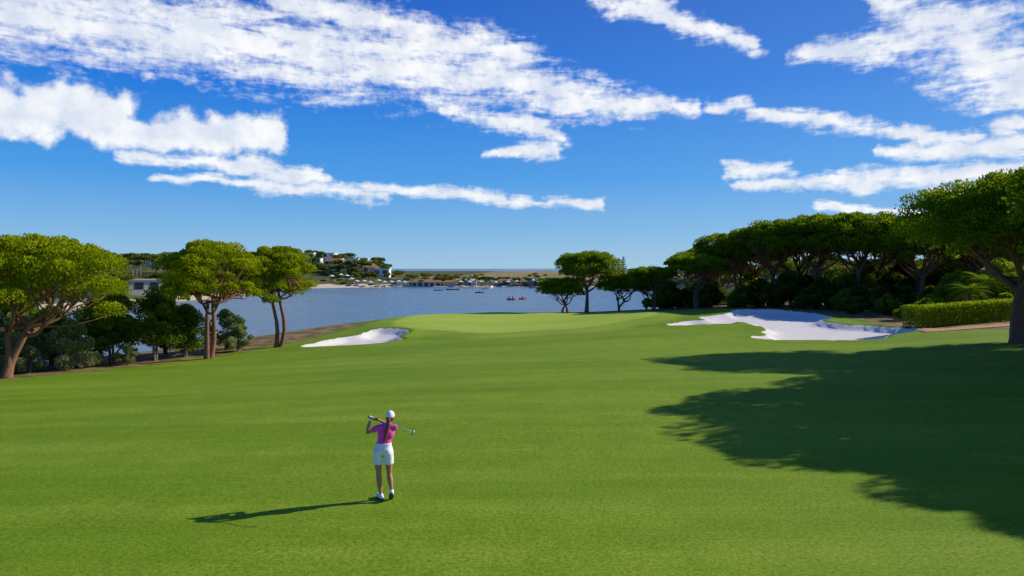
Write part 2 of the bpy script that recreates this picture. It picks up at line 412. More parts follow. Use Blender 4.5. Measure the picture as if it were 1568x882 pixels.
for i, (x, y, s) in enumerate(((21.5, 98, 1.1), (24.5, 96, .9), (27.5, 94, 1.0), (30, 90, .9), (33, 87, 1.0), (36, 82, .9), (38.5, 79, .8), (42, 78, .9), (45, 78, .9), (48, 78, .9),
                (33.5, 92, 1.2), (38.5, 85, 1.2), (27, 99, 1.2), (24, 102, 1.3), (31, 108, 1.5), (36, 104, 1.5), (41, 95, 1.3), (36.5, 72, .6), (39, 71, .7), (44, 88, 1.3),
                (40, 82, 1.3), (43.5, 83, 1.2), (47, 84, 1.4), (51, 83, 1.5), (55, 83, 1.5), (36, 88, 1.5), (52, 90, 1.9), (47, 91, 1.9), (58, 88, 1.9), (63, 92, 2.0))):
    place('dark_shrub', BR2 if i % 3 == 0 else BR, x, y, rng.random() * 6, s)  # every third shrub takes the lighter leaf colour, painted as if lit
for x, y, s in ((19.2, 97.5, .7), (45, 62, 1.0), (47.5, 64, 1.2), (52, 70, 1.3), (49, 61, .9), (55, 66, 1.1), (40, 66, .8), (43, 70, .9), (37, 64, .6)):
    place('garden_shrub', BS, x, y, rng.random() * 6, s)
for x, y, s in ((50, 70, 1.0), (56, 72, 1.1), (62, 80, 1.1), (47, 72, .8), (58, 66, .9), (68, 90, 1.2), (54, 86, 1.2), (62, 70, 1.1)):
    place('garden_tree', BT, x, y, rng.random() * 6, s)

def hedge(p0, p1, w, h):
    rng = np.random.default_rng(9); G = Geo(); p0 = np.array(p0); p1 = np.array(p1); L = np.linalg.norm(p1 - p0)
    n = int(L / .32); cen = []
    for i in range(n):
        for j in range(5):
            for k in range(6):
                if 0 < j < 4 and k < 5: continue
                t = (i + .5) / n; q = p0 + (p1 - p0) * t; d = (p1 - p0) / L; nn = np.array([-d[1], d[0]])
                q = q + nn * (j / 4 - .5) * w
                cen.append((q[0], q[1], H(q[0], q[1]) + .15 + k * (h - .25) / 5))
    G.leaves(rng, cen, np.full((len(cen), 3), .24), 46, .12, .05, 0, .3, .5, -1)
    add_obj('clipped_hedge', G.mesh('hedge_mesh', [M_bright]))
hedge((32.8, 56.2), (44.5, 60.6), 1.1, 1.75)

def palm_mesh(seed, h):
    rng = np.random.default_rng(seed); G = Geo()
    G.tube([(0, 0, -.3), (.1, 0, h * .5), (.15, .05, h)], [.22, .18, .17], 8, 0)
    for k in range(26):
        a = k * 2.4; el = .9 - 1.4 * (k / 26); L = 2.4; pts = []
        for i in range(7):
            t = i / 6; r = L * t; z = h + math.sin(el) * r - .5 * t * t * L * .8
            pts.append(np.array([.15 + math.cos(a) * r * math.cos(el * .6), .05 + math.sin(a) * r * math.cos(el * .6), z]))
        G.tube(pts, [.03, .028, .024, .02, .016, .012, .006], 4, 1)
        side = np.array([-math.sin(a), math.cos(a), -.35])
        V = []; F = []
        for i in range(24):
            t = .12 + .86 * i / 24; j = min(5, int(t * 6)); q = pts[j] + (pts[j + 1] - pts[j]) * (t * 6 - j)
            d = pts[j + 1] - pts[j]; d = d / np.linalg.norm(d)
            for s_ in (-1, 1):
                sd = side * np.array([s_, s_, 1]); l = .55 * math.sin(t * 2.6 + .4)
                b = len(V); V += [q - d * .03, q + d * .04, q + sd * l + d * .25]; F.append((b, b + 1, b + 2))
        F = np.array(F) + G.n; G.v.append(np.array(V)); G.n += len(V); G.f.append(F); G.m.append(np.full(len(F), 1)); G.r.append(rng.random(len(V)))
    return G.mesh('palm_mesh', [M_bark2, M_bright])
PM = palm_mesh(1, 3.4)
for x, y, s in ((47, 67.5, 1), (43.5, 65, .8), (51, 66, 1.1), (30, 124, 1.2)): place('palm_tree', PM, x, y, x, s)

def norfolk():
    rng = np.random.default_rng(2); G = Geo(); G.tube([(0, 0, -1), (0, 0, 16)], [.4, .1], 6, 0); cen = []; rd = []
    for k in range(11):
        z = 3 + k * 1.2; r = 3.6 * (1 - k / 12)
        for j in range(6): a = j * 1.047 + k; cen.append((r * .6 * math.cos(a), r * .6 * math.sin(a), z)); rd.append((r * .5, r * .5, .3))
    G.leaves(rng, cen, rd, 40, .5, .2, 1, .3); return G.mesh('norfolk_mesh', [M_bark2, M_dark])
place('norfolk_pine', norfolk(), 60, 368, 0, .8)

def woods(name, spots, seed, per=9, mat=None, R=(3.0, 5.5), Hh=(4.5, 8.5), leaf=.75, lp=70):
    rng = np.random.default_rng(seed); G = Geo(); cen = []; rd = []
    xs = np.array([p[0] for p in spots]); ys = np.array([p[1] for p in spots]); zs = height(xs, ys)
    for (x, y), z in zip(spots, zs):
        if z < -4.7: continue
        r = rng.uniform(*R); h = rng.uniform(*Hh)
        umb = rng.random() < .55
        G.tube([(x, y, z - .5), (x, y, z + h * .6)], [.3, .15], 5, 0)
        for k in range(per):
            a = rng.random() * 6.28; u = math.sqrt(rng.random()) * r * .75
            zz = z + (h * (.78 if umb else rng.uniform(.25, .8)) + (.12 * h * (1 - (u / r) ** 2)))
            cr = r * rng.uniform(.3, .45)
            cen.append((x + u * math.cos(a), y + u * math.sin(a), zz)); rd.append((cr, cr, cr * (.5 if umb else .75)))
    G.leaves(rng, cen, rd, lp, leaf, leaf * .5, 1, .4, .5, -.8)
    add_obj(name, G.mesh(name + '_mesh', [M_bark2, mat or M_far]))
def scatter(n, x0, x1, y0, y1, ok=None):
    out = []
    while len(out) < n:
        x = rng.uniform(x0, x1); y = rng.uniform(y0, y1)
        if ok is None or ok(x, y): out.append((x, y))
    return out
woods('hillside_trees', scatter(250, -380, -66, 352, 500, lambda x, y: x < -75 - (y - 352) * .1 or rng.random() < .25), 71)
woods('left_shore_trees', scatter(190, -300, -109, 120, 345, lambda x, y: x < -110 - 8 * rng.random()), 72, leaf=.55, lp=80, Hh=(5.5, 9.5))
woods('left_hedgerow', [(-111 - rng.random() * 5, yy) for yy in np.arange(135, 330, 3.0)], 79, leaf=.5, lp=80, R=(2.4, 4.2), Hh=(3.5, 6.5), per=8)
woods('right_shore_trees', scatter(170, 52, 200, 115, 345, lambda x, y: x > 40 + (y - 115) * .14 + 6), 73, leaf=.5, lp=80)
woods('right_wood', scatter(46, 66, 150, 60, 120), 75, leaf=.4, lp=140, mat=M_dark)
woods('marsh_scrub', scatter(90, -70, 260, 400, 900), 74, per=5, R=(2, 5), Hh=(1.2, 2.6), lp=40)
woods('shore_scrub', scatter(80, -95, 60, 350, 376), 76, per=5, R=(2, 3.5), Hh=(2, 3.6), lp=60, leaf=.6)
woods('near_left_wood', scatter(40, -120, -52, 15, 55), 77, leaf=.3, lp=180, R=(2.5, 4), Hh=(4, 7), mat=M_dark)

# ------------------------------------------------------------------ built things
M_white = simple_mat('white_render', (.82, .80, .75), .8, .06, 3)
M_cream = simple_mat('cream_render', (.68, .58, .44), .8, .1, 3)
M_glass = simple_mat('window_glass', (.03, .05, .07), .1, .2, 2, .6)
M_tile = simple_mat('terracotta_tiles', (.48, .20, .10), .8, .25, 9)
M_stone = simple_mat('stone_wall', (.42, .33, .22), .9, .3, 1.5, bump=.4)
M_wood = simple_mat('timber', (.16, .09, .05), .8, .3, 5)
M_path = simple_mat('terracotta_path', (.52, .27, .14), .9, .2, 2)
M_red = simple_mat('red_plastic', (.65, .03, .02), .4, .1, 3)
M_canvas = simple_mat('white_canvas', (.78, .77, .74), .8, .05, 3)
M_blue = simple_mat('blue_canvas', (.05, .25, .5), .8, .05, 3)

def box(parent, name, cx, cy, cz, w, d, h, mat, bev=0.0):
    bm = bmesh.new(); bmesh.ops.create_cube(bm, size=1, matrix=Matrix.Translation((cx, cy, cz + h / 2)) @ Matrix.Diagonal((w, d, h, 1)))
    if bev: bmesh.ops.bevel(bm, geom=bm.edges[:], offset=bev, segments=2, affect='EDGES')
    me = bpy.data.meshes.new(name); bm.to_mesh(me); bm.free(); me.materials.append(mat)
    return add_obj(name, me, parent)
def gable(parent, name, cx, cy, z, w, d, h, mat):
    v = [(-w/2, -d/2, 0), (w/2, -d/2, 0), (w/2, d/2, 0), (-w/2, d/2, 0), (-w/2 + d*.35, 0, h), (w/2 - d*.35, 0, h)]
    v = [(a + cx, b + cy, c + z) for a, b, c in v]
    me = bpy.data.meshes.new(name); me.from_pydata(v, [], [(0, 1, 5, 4), (1, 2, 5), (2, 3, 4, 5), (3, 0, 4), (3, 2, 1, 0)]); me.materials.append(mat)
    return add_obj(name, me, parent)
def villa(name, x, y, w, d, storeys=2, rot=0, tile=False, mat=None, dz=0):
    mat = mat or M_white
    e = empty(name, (x, y, H(x, y) + dz), rot)
    box(e, 'ground_floor_walls', 0, 0, -1.5, w, d, 4.6, mat)
    zt = 3.1; wu = w
    if storeys > 1:
        wu = w * .62; box(e, 'upper_floor_walls', -w * .14, .4, 3.1, wu, d * .8, 2.9, mat); zt = 6.0
        box(e, 'terrace_rail', w * .32, -d * .45, 3.1, w * .3, .12, .9, M_glass)
    n = max(2, int(w / 3.4))
    for i in range(n):
        box(e, 'window_%d' % (i + 1), -w / 2 + (i + .5) * w / n, -d / 2 - .02, .5, w / n * .58, .1, 2.0, M_glass)
    if storeys > 1:
        for i in range(2): box(e, 'upper_window_%d' % (i + 1), -w * .14 + (i - .5) * wu * .5, .4 - d * .4 - .02, 3.9, wu * .28, .1, 1.5, M_glass)
    if tile:
        gable(e, 'roof', -w * .14 if storeys > 1 else 0, .4 if storeys > 1 else 0, zt + .003, wu + 1.2, d * (.8 if storeys > 1 else 1) + 1.2, 1.6, M_tile)
    else:
        box(e, 'roof_slab', -w * .14 if storeys > 1 else 0, .4 if storeys > 1 else 0, zt + .003, wu + .8, d * (.8 if storeys > 1 else 1) + .8, .35, mat)
    return e
for a in ((-118, 400, 13, 8, 2, .1, False), (-103, 398, 11, 7, 1, -.2, True), (-90, 392, 12, 7, 2, .1, False), (-132, 408, 10, 7, 2, .3, False), (-142, 392, 12, 7, 1, 0, True),
          (-109, 415, 12, 8, 2, -.1, False), (-80, 385, 9, 6, 1, .2, True), (-160, 402, 12, 8, 2, .2, False), (-186, 380, 12, 7, 2, 0, False), (-205, 392, 13, 8, 1, .1, True),
          (-98, 378, 9, 6, 1, .1, False), (-72, 378, 9, 6, 1, 0, False), (-225, 350, 12, 8, 2, .1, False), (-127, 385, 9, 6, 1, 0, False), (-86, 402, 9, 6, 2, 0, False)):
    villa('white_villa', *a[:5], a[5], a[6], dz=1.2)
villa('cream_villa', -112, 205, 12, 8, 1, .5, False, M_cream, 1.0)
villa('cream_villa', -108, 172, 12, 7, 1, .45, False, M_cream, 1.4)
def restaurant():
    x, y = -44, 352; e = empty('beach_restaurant', (x, y, -4.6), .03)
    box(e, 'walls', 0, 0, -.4, 15, 6, 2.5, M_white); gable(e, 'roof', 0, 0, 2.11, 16.5, 8, 1.4, M_tile)
    box(e, 'side_wing_walls', -12, 1, -.4, 7, 5, 2.3, M_white); box(e, 'side_wing_roof', -12, 1, 1.903, 7.6, 5.6, .25, M_canvas)
    box(e, 'annexe_walls', 12, .6, -.4, 7.5, 5, 2.3, M_cream); gable(e, 'annexe_roof', 12, .6, 1.91, 8.4, 6.2, 1.1, M_tile)
    for i in range(5): box(e, 'opening_%d' % (i + 1), -6 + i * 3.0, -3.02, .1, 2.0, .1, 1.5, M_glass)
    box(e, 'deck', 1, -6, -.7, 26, 5, .3, M_wood)
    for i in range(8): box(e, 'pile_%d' % (i + 1), -11 + i * 3.4, -8.0, -3, .3, .3, 2.28, M_wood)
restaurant()
def parasol(x, y, mat):
    e = empty('beach_parasol', (x, y, max(H(x, y), -4.9)))
    bm = bmesh.new(); bmesh.ops.create_cone(bm, cap_ends=False, segments=8, radius1=1.7, radius2=.05, depth=.8, matrix=Matrix.Translation((0, 0, 2.6)))
    me = bpy.data.meshes.new('canopy'); bm.to_mesh(me); bm.free(); me.materials.append(mat); add_obj('canopy', me, e)
    box(e, 'pole', 0, 0, 0, .08, .08, 2.7, M_wood); box(e, 'lounger', 1.2, 0, .25, .7, 1.8, .12, M_canvas)
for i in range(20):
    parasol(-26 + i * 2.8 + rng.normal() * .8, 348 + rng.random() * 7, (M_canvas, M_blue, M_canvas, M_tile)[i % 4])
for i in range(12): parasol(-90 + i * 3.2, 337 + rng.random() * 12, M_canvas)
for i, (x, w) in enumerate(((-22, 7), (-4, 6), (12, 8), (26, 6))):
    e = empty('beach_hut', (x, 357, -4.3), 0)
    box(e, 'walls', 0, 0, -.3, w, 4, 2.6, (M_white, M_blue, M_cream, M_white)[i]); gable(e, 'roof', 0, 0, 2.303, w + .8, 4.8, 1.0, M_tile if i % 2 else M_canvas)
    box(e, 'door', 0, -2.02, 0, 1.2, .1, 2.0, M_wood)
def wall_strip(name, pts, h, th, z0, mat):
    bm = bmesh.new()
    for (x0, y0), (x1, y1) in zip(pts[:-1], pts[1:]):
        L = math.hypot(x1 - x0, y1 - y0); a = math.atan2(y1 - y0, x1 - x0)
        mt = Matrix.Translation(((x0 + x1) / 2, (y0 + y1) / 2, z0 + h / 2)) @ Matrix.Rotation(a, 4, 'Z') @ Matrix.Diagonal((L + .02, th, h, 1))
        bmesh.ops.create_cube(bm, size=1, matrix=mt)
    me = bpy.data.meshes.new(name); bm.to_mesh(me); bm.free(); me.materials.append(mat); add_obj(name, me)
wall_strip('lakeside_retaining_wall', [(-104.6, 150), (-99, 180), (-96.4, 192), (-92.3, 222), (-90.5, 236)], 2.0, .8, -5.6, M_stone)
def path():
    V = []; F = []
    P = [(31.8, 53.4), (35, 53.9), (39, 55.0), (44, 56.4), (50, 57), (60, 56)]
    pts = []
    for a, b in zip(P[:-1], P[1:]):
        for i in range(10): t = i / 10; pts.append((a[0] + (b[0] - a[0]) * t, a[1] + (b[1] - a[1]) * t))
    for x, y in pts:
        for k in range(5): yy = y + (k / 4 - .5) * 2.2; V.append((x, yy, H(x, yy) + .04))
    for i in range(len(pts) - 1):
        for k in range(4): a = i * 5 + k; F.append((a, a + 5, a + 6, a + 1))
    me = bpy.data.meshes.new('path'); me.from_pydata(V, [], F); me.shade_smooth(); me.materials.append(M_path); add_obj('footpath', me)
path()
def boat(name, x, y, L, mat, people=1, cabin=False, rot=0):
    e = empty(name, (x, y, -5.0), rot); V = []; F = []; n = 9
    for i in range(n):
        t = i / (n - 1) * 2 - 1; w = L * .16 * (1 - abs(t) ** 2.5) + .02
        for a, b in ((-1, .35 + .2 * t * t), (-.6, -.15), (.6, -.15), (1, .35 + .2 * t * t)): V.append((t * L / 2, a * w, b))
    for i in range(n - 1):
        for k in range(3): a = i * 4 + k; F.append((a, a + 4, a + 5, a + 1))
        F.append((i * 4 + 3, i * 4 + 7, i * 4 + 4, i * 4))
    me = bpy.data.meshes.new('hull'); me.from_pydata(V, [], F); me.materials.append(mat); add_obj('hull', me, e)
    if cabin: box(e, 'cabin', -.2, 0, .36, L * .35, L * .2, .9, M_canvas, .05); box(e, 'windscreen', L*.17, 0, .36, .06, L * .18, 1.1, M_glass)
    for i in range(people):
        bm = bmesh.new(); px_ = (i - (people - 1) / 2) * 1.0
        bmesh.ops.create_cone(bm, segments=8, radius1=.22, radius2=.16, depth=.6, cap_ends=True, matrix=Matrix.Translation((px_, 0, .65)))
        bmesh.ops.create_uvsphere(bm, u_segments=8, v_segments=6, radius=.13, matrix=Matrix.Translation((px_, 0, 1.1)))
        me = bpy.data.meshes.new('paddler_%d' % (i + 1)); bm.to_mesh(me); bm.free(); me.materials.append(M_red); add_obj(me.name, me, e)
boat('kayak', -.3, 204, 2.4, M_red, 2); boat('kayak', 3.2, 207, 2.4, M_red, 1, rot=.4); boat('motor_boat', -12.5, 262, 3.4, M_wood, 1, False, .2)
boat('motor_boat', -26, 300, 6, M_wood, 0, False, 0); boat('motor_boat', -31, 290, 5, M_blue, 1, False, .5); boat('rowing_boat', -12, 310, 4, M_canvas, 1)
boat('motor_boat', -10, 326, 5, M_canvas, 0, True, 1.2); boat('rowing_boat', 10, 324, 4, M_red, 1); boat('pedal_boat', 18, 328, 4, M_blue, 1)

# ------------------------------------------------------------------ golfer
M_skin = simple_mat('tanned_skin', (.48, .22, .12), .5, .06, 30)
M_pink = simple_mat('pink_polo', (.90, .08, .45), .75, .12, 18, .2, bump=.3)
M_shorts = simple_mat('white_cotton', (.86, .86, .88), .8, .04, 18, .2, bump=.3)
M_hair = simple_mat('auburn_hair', (.20, .05, .025), .5, .4, 60, .4)
M_capm = simple_mat('cap_white', (.87, .88, .90), .7, .03, 18)
M_sole = simple_mat('shoe_sole', (.06, .06, .07), .7, .2, 20)
M_steel = simple_mat('club_steel', (.72, .73, .75), .35, .05, 20, .5, .8)
M_rubber = simple_mat('grip_rubber', (.03, .03, .03), .8, .2, 40)
M_eye = simple_mat('eye', (.75, .75, .75), .3, .02, 40); M_lip = simple_mat('lips', (.45, .09, .08), .5, .05, 40)

def caps(bm, pts):
    for (p, q) in zip(pts[:-1], pts[1:]):
        a = Vector(p[:3]); b = Vector(q[:3]); d = b - a
        if d.length < 1e-5: continue
        rot = d.to_track_quat('Z', 'Y').to_matrix().to_4x4()
        bmesh.ops.create_cone(bm, cap_ends=True, segments=16, radius1=p[3], radius2=q[3], depth=d.length, matrix=Matrix.Translation((a + b) / 2) @ rot)
    for p in pts: bmesh.ops.create_uvsphere(bm, u_segments=16, v_segments=10, radius=p[3], matrix=Matrix.Translation(p[:3]))
def ell(bm, c, r, rot=0):
    bmesh.ops.create_uvsphere(bm, u_segments=24, v_segments=16, radius=1, matrix=Matrix.Translation(c) @ Matrix.Rotation(rot, 4, 'Z') @ Matrix.Diagonal((*r, 1)))
def solid(name, bm, mat, parent, voxel=.008, smooth=4, remesh=True):
    me = bpy.data.meshes.new(name); bm.to_mesh(me); bm.free(); me.materials.append(mat); me.shade_smooth()
    o = add_obj(name, me, parent)
    if remesh:
        r = o.modifiers.new('r', 'REMESH'); r.mode = 'VOXEL'; r.voxel_size = voxel; r.use_smooth_shade = True
        s_ = o.modifiers.new('s', 'SMOOTH'); s_.factor = .5; s_.iterations = smooth
    return o
gx, gy = -2.4, 12.9
GOLF = empty('woman_golfer', (gx, gy, H(gx, gy)))
HC = Vector((.075, .06, 1.575))
hands = Vector((-.30, .09, 1.545)); clubend = Vector((.555, -.42, 1.405)); ax_ = (clubend - hands).normalized()
def hand(bm, c, wrist, k0=1):
    n = (wrist - c); n = (n - ax_ * n.dot(ax_)).normalized(); b = ax_.cross(n) * k0
    for i, off in enumerate((-.030, -.010, .010, .030)):
        k = c + ax_ * off + n * .032
        caps(bm, [(*(wrist * .75 + c * .25 + ax_ * off * .5), .017), (*k, .014)])
        end = (190, 215, 225, 200)[i] * (1, .98, 1.0, .92)[i]
        chain = [(*k, .0115)]
        for th, r in ((45, .0105), (100, .0095), (150, .009), (end, .008)):
            t = math.radians(th); chain.append((*(c + ax_ * off + (n * math.cos(t) + b * math.sin(t)) * .024), r))
        caps(bm, chain)
    th0 = wrist * .55 + c * .45 - b * .02
    caps(bm, [(*th0, .016), (*(c + n * .018 - b * .024 + ax_ * .035), .012), (*(c - b * .022 + ax_ * .06), .0095)])
bm = bmesh.new()
caps(bm, [(-.150, 0, .90, .088), (-.150, .005, .72, .074), (-.142, .012, .52, .053), (-.14, .01, .47, .050), (-.130, -.012, .36, .054), (-.115, -.01, .22, .040), (-.105, 0, .11, .033), (-.10, 0, .06, .034)])
caps(bm, [(.045, 0, .90, .088), (.050, .015, .72, .074), (.055, .035, .53, .053), (.056, .03, .48, .050), (.078, -.005, .38, .054), (.10, -.04, .27, .040), (.118, -.065, .19, .033), (.12, -.07, .15, .033)])
ell(bm, (-.05, 0, .95), (.165, .115, .13)); ell(bm, (-.03, .0, 1.10), (.125, .09, .14)); ell(bm, (.0, .005, 1.27), (.150, .10, .15))
caps(bm, [(-.14, .0, 1.375, .045), (.01, 0, 1.40, .06), (.165, .02, 1.375, .045)])
caps(bm, [(.02, 0, 1.38, .055), (.045, .015, 1.46, .047), (.065, .035, 1.52, .048)])
LW = Vector((-.322, .115, 1.488)); RW = Vector((-.195, .15, 1.50))
caps(bm, [(-.15, .0, 1.375, .047), (-.26, .05, 1.31, .041), (-.365, .095, 1.255, .034), (-.362, .10, 1.30, .036), (-.345, .11, 1.40, .030), (*LW, .022)])
caps(bm, [(.17, .02, 1.375, .047), (.11, .15, 1.36, .041), (.04, .265, 1.35, .034), (-.02, .25, 1.385, .036), (-.11, .20, 1.445, .030), (*RW, .022)])
hand(bm, hands + ax_ * .095, RW, -1)
ell(bm, HC, (.074, .092, .098)); ell(bm, HC + Vector((-.008, .030, -.05)), (.054, .060, .062))
caps(bm, [(*(HC + Vector((-.012, .092, .005))), .010), (*(HC + Vector((-.014, .108, -.022))), .013)])
for sx in (-1, 1): ell(bm, HC + Vector((sx * .076, .0, -.012)), (.010, .020, .030))
caps(bm, [(*(HC + Vector((-.03, .075, -.078))), .012), (*(HC + Vector((.012, .078, -.078))), .012)])
solid('body', bm, M_skin, GOLF, .0045, 5)
bm = bmesh.new(); hand(bm, hands, LW, 1); caps(bm, [(*LW, .024), (*(LW * .8 + hands * .2), .022)])
solid('golf_glove', bm, M_shorts, GOLF, .004, 2)
for sx in (-1, 1):
    bm = bmesh.new(); ell(bm, HC + Vector((-.010 + sx * .029, .080, .004)), (.013, .010, .009)); solid('eye_%s' % ('l' if sx < 0 else 'r'), bm, M_eye, GOLF, remesh=False)
bm = bmesh.new(); ell(bm, HC + Vector((-.011, .092, -.056)), (.022, .008, .008)); solid('mouth', bm, M_lip, GOLF, remesh=False)
bm = bmesh.new()
ell(bm, (-.045, 0, 1.04), (.140, .108, .12)); ell(bm, (-.03, .0, 1.12), (.134, .10, .14)); ell(bm, (.0, .005, 1.27), (.163, .114, .155))
caps(bm, [(-.145, .0, 1.375, .056), (.01, 0, 1.40, .066), (.17, .02, 1.375, .056)])
caps(bm, [(-.15, .0, 1.375, .058), (-.235, .04, 1.325, .056)]); caps(bm, [(.17, .02, 1.375, .058), (.125, .12, 1.36, .055)])
caps(bm, [(.02, .0, 1.41, .062), (.033, .008, 1.435, .058)])
solid('pink_polo_shirt', bm, M_pink, GOLF, .007, 4)
bm = bmesh.new(); ell(bm, (-.05, -.005, .955), (.185, .135, .115))
for sx in (-.135, .035): ell(bm, (sx, -.055, .925), (.088, .085, .085))
bmesh.ops.create_cone(bm, cap_ends=True, segments=32, radius1=.165, radius2=.146, depth=.12, matrix=Matrix.Translation((-.045, 0, 1.03)) @ Matrix.Diagonal((1, .78, 1, 1)))
for xa, xb, ya in ((-.145, -.155, 0), (.045, .054, .015)):
    a = Vector((xa, 0, .93)); b = Vector((xb, ya, .685)); d = b - a
    bmesh.ops.create_cone(bm, cap_ends=True, segments=24, radius1=.097, radius2=.091, depth=d.length, matrix=Matrix.Translation((a + b) / 2) @ d.to_track_quat('Z', 'Y').to_matrix().to_4x4())
solid('white_shorts', bm, M_shorts, GOLF, .006, 2)
bm = bmesh.new(); bmesh.ops.create_cone(bm, cap_ends=True, segments=32, radius1=.151, radius2=.149, depth=.03, matrix=Matrix.Translation((-.045, 0, 1.075)) @ Matrix.Diagonal((1, .80, 1, 1)))
solid('waistband', bm, M_shorts, GOLF, remesh=False)
def shoe(name, heel, toe, ank, up):
    h = Vector(heel); t = Vector(toe); d = (t - h).normalized(); u = Vector(up).normalized()
    bm = bmesh.new(); caps(bm, [(*h, .040), (*(h * .5 + t * .5), .045), (*t, .038)]); caps(bm, [(*h, .038), (*ank, .040)]); caps(bm, [(*(h * .5 + t * .5), .036), (*ank, .036)])
    e = empty(name); e.parent = GOLF
    solid('upper', bm, M_shorts, e, .006, 4)
    bm = bmesh.new(); c = (h + t) / 2 - u * .036; s_ = d.cross(u).normalized(); R = Matrix((d, s_, u)).transposed().to_4x4()
    bmesh.ops.create_cone(bm, cap_ends=True, segments=28, radius1=1, radius2=1, depth=1, matrix=Matrix.Translation(c) @ R @ Matrix.Diagonal(((t - h).length / 2 + .045, .046, .018, 1)))
    solid('sole', bm, M_sole, e, remesh=False)
shoe('left_shoe', (-.075, -.03, .052), (-.185, .115, .050), (-.10, 0, .09), (0, 0, 1))
shoe('right_shoe', (.125, -.105, .165), (.095, .015, .052), (.12, -.07, .18), (.0, .69, .72))
bm = bmesh.new(); cc = HC + Vector((0, -.004, .020))
bmesh.ops.create_uvsphere(bm, u_segments=28, v_segments=18, radius=1, matrix=Matrix.Translation(cc) @ Matrix.Diagonal((.084, .101, .096, 1)))
bmesh.ops.bisect_plane(bm, geom=bm.verts[:] + bm.edges[:] + bm.faces[:], plane_co=cc + Vector((0, 0, -.012)), plane_no=(0, -.12, 1), clear_inner=True)
n = 12; ring = []
for j, (ro, dz) in enumerate(((.0, 0), (.075, -.022))):
    row = []
    for i in range(n + 1):
        a = math.pi * (.12 + .76 * i / n); k = math.sin(math.pi * i / n)
        row.append(bm.verts.new(cc + Vector((math.cos(a) * .083, math.sin(a) * .098 + ro * k, -.012 + dz * k - .004))))
    ring.append(row)
for i in range(n): bm.faces.new((ring[0][i], ring[0][i + 1], ring[1][i + 1], ring[1][i]))
o = solid('cap', bm, M_capm, GOLF, remesh=False); sm = o.modifiers.new('t', 'SOLIDIFY'); sm.thickness = .004
bm = bmesh.new(); ell(bm, HC + Vector((0, -.018, -.022)), (.080, .086, .078))
solid('hair', bm, M_hair, GOLF, .006, 2)
bm = bmesh.new()
caps(bm, [(.075, -.045, 1.56, .022), (.078, -.095, 1.53, .032), (.068, -.115, 1.46, .034), (.045, -.122, 1.36, .032), (.02, -.130, 1.25, .026), (-.005, -.125, 1.17, .018), (-.02, -.12, 1.11, .006)])
caps(bm, [(.085, -.10, 1.50, .022), (.072, -.13, 1.40, .022), (.035, -.14, 1.29, .018), (.02, -.13, 1.2, .006)])
solid('ponytail', bm, M_hair, GOLF, .006, 2)
bm = bmesh.new(); caps(bm, [(*(hands - ax_ * .07), .014), (*(hands + ax_ * .19), .011)]); solid('club_grip', bm, M_rubber, GOLF, remesh=False)
bm = bmesh.new(); caps(bm, [(*(hands + ax_ * .18), .008), (*clubend, .0065)]); solid('club_shaft', bm, M_steel, GOLF, remesh=False)
bm = bmesh.new(); bmesh.ops.create_cube(bm, size=1, matrix=Matrix.Translation(clubend + Vector((.02, .0, -.025))) @ Matrix.Rotation(.4, 4, 'Y') @ Matrix.Diagonal((.045, .022, .085, 1)))
bmesh.ops.bevel(bm, geom=bm.edges[:], offset=.007, segments=2, affect='EDGES'); solid('club_head', bm, M_steel, GOLF, remesh=False)

# ------------------------------------------------------------------ light and sky
sun_dir = Vector((3.2, 1.2, 1.7)).normalized()
el = math.asin(sun_dir.z); az = math.atan2(sun_dir.x, sun_dir.y)
L = bpy.data.lights.new('sun', 'SUN'); L.energy = 5.0; L.angle = rad(.5); L.color = (1, .93, .79)
lo = bpy.data.objects.new('sun', L); COL.objects.link(lo); lo.rotation_euler = sun_dir.to_track_quat('Z', 'Y').to_euler()

Wd = bpy.data.worlds.new('World'); S.world = Wd; Wd.use_nodes = True; nt = Wd.node_tree; nt.nodes.clear(); B = NB(nt)
try: Wd.cycles.sampling_method = 'NONE'
except Exception as ex: print(ex)
wout = B.n('ShaderNodeOutputWorld'); bg = B.n('ShaderNodeBackground'); nt.links.new(bg.outputs[0], wout.inputs[0])
sky = B.n('ShaderNodeTexSky', sky_type='NISHITA', sun_disc=False, sun_elevation=el, sun_rotation=az, altitude=0, air_density=1.0, dust_density=.3, ozone_density=2.5)
gen = B.n('ShaderNodeTexCoord').outputs['Generated']
sep = B.n('ShaderNodeSeparateXYZ'); nt.links.new(gen, sep.inputs[0])
azn = B.M('ARCTAN2', sep.outputs[0], sep.outputs[1]); eln = B.M('ARCSINE', sep.outputs[2])
ramp = B.n('ShaderNodeValToRGB'); cr = ramp.color_ramp
cr.elements[0].position = 0.0; cr.elements[0].color = (.36, .62, .84, 1); cr.elements[1].position = 1.0; cr.elements[1].color = (.0, .088, .56, 1)
for p_, c_ in ((.12, (.21, .50, .86, 1)), (.3, (.055, .35, .88, 1)), (.6, (.0, .19, .80, 1))):
    e_ = cr.elements.new(p_); e_.color = c_
nt.links.new(B.ss(eln, 0, .42, 0, 1, False), ramp.inputs[0])
own = B.scale(ramp.outputs[0], B.ss(eln, .4, 1.1, 8.8, 3.2))
own = B.mix(B.ss(azn, -.6, .8, 0, .14), own, (3.2, 5.6, 8.4, 1))
skyc = B.mix(.9, sky.outputs[0], own)
comb = B.n('ShaderNodeCombineXYZ'); nt.links.new(azn, comb.inputs[0]); nt.links.new(eln, comb.inputs[1]); P = comb.outputs[0]
wn = B.n('ShaderNodeTexNoise'); nt.links.new(P, wn.inputs['Vector']); wn.inputs['Scale'].default_value = 16; wn.inputs['Detail'].default_value = 3
PW = B.V('ADD', P, B.V('MULTIPLY', B.V('SUBTRACT', wn.outputs['Color'], (.5, .5, .5)), (.09, .030, 0)))
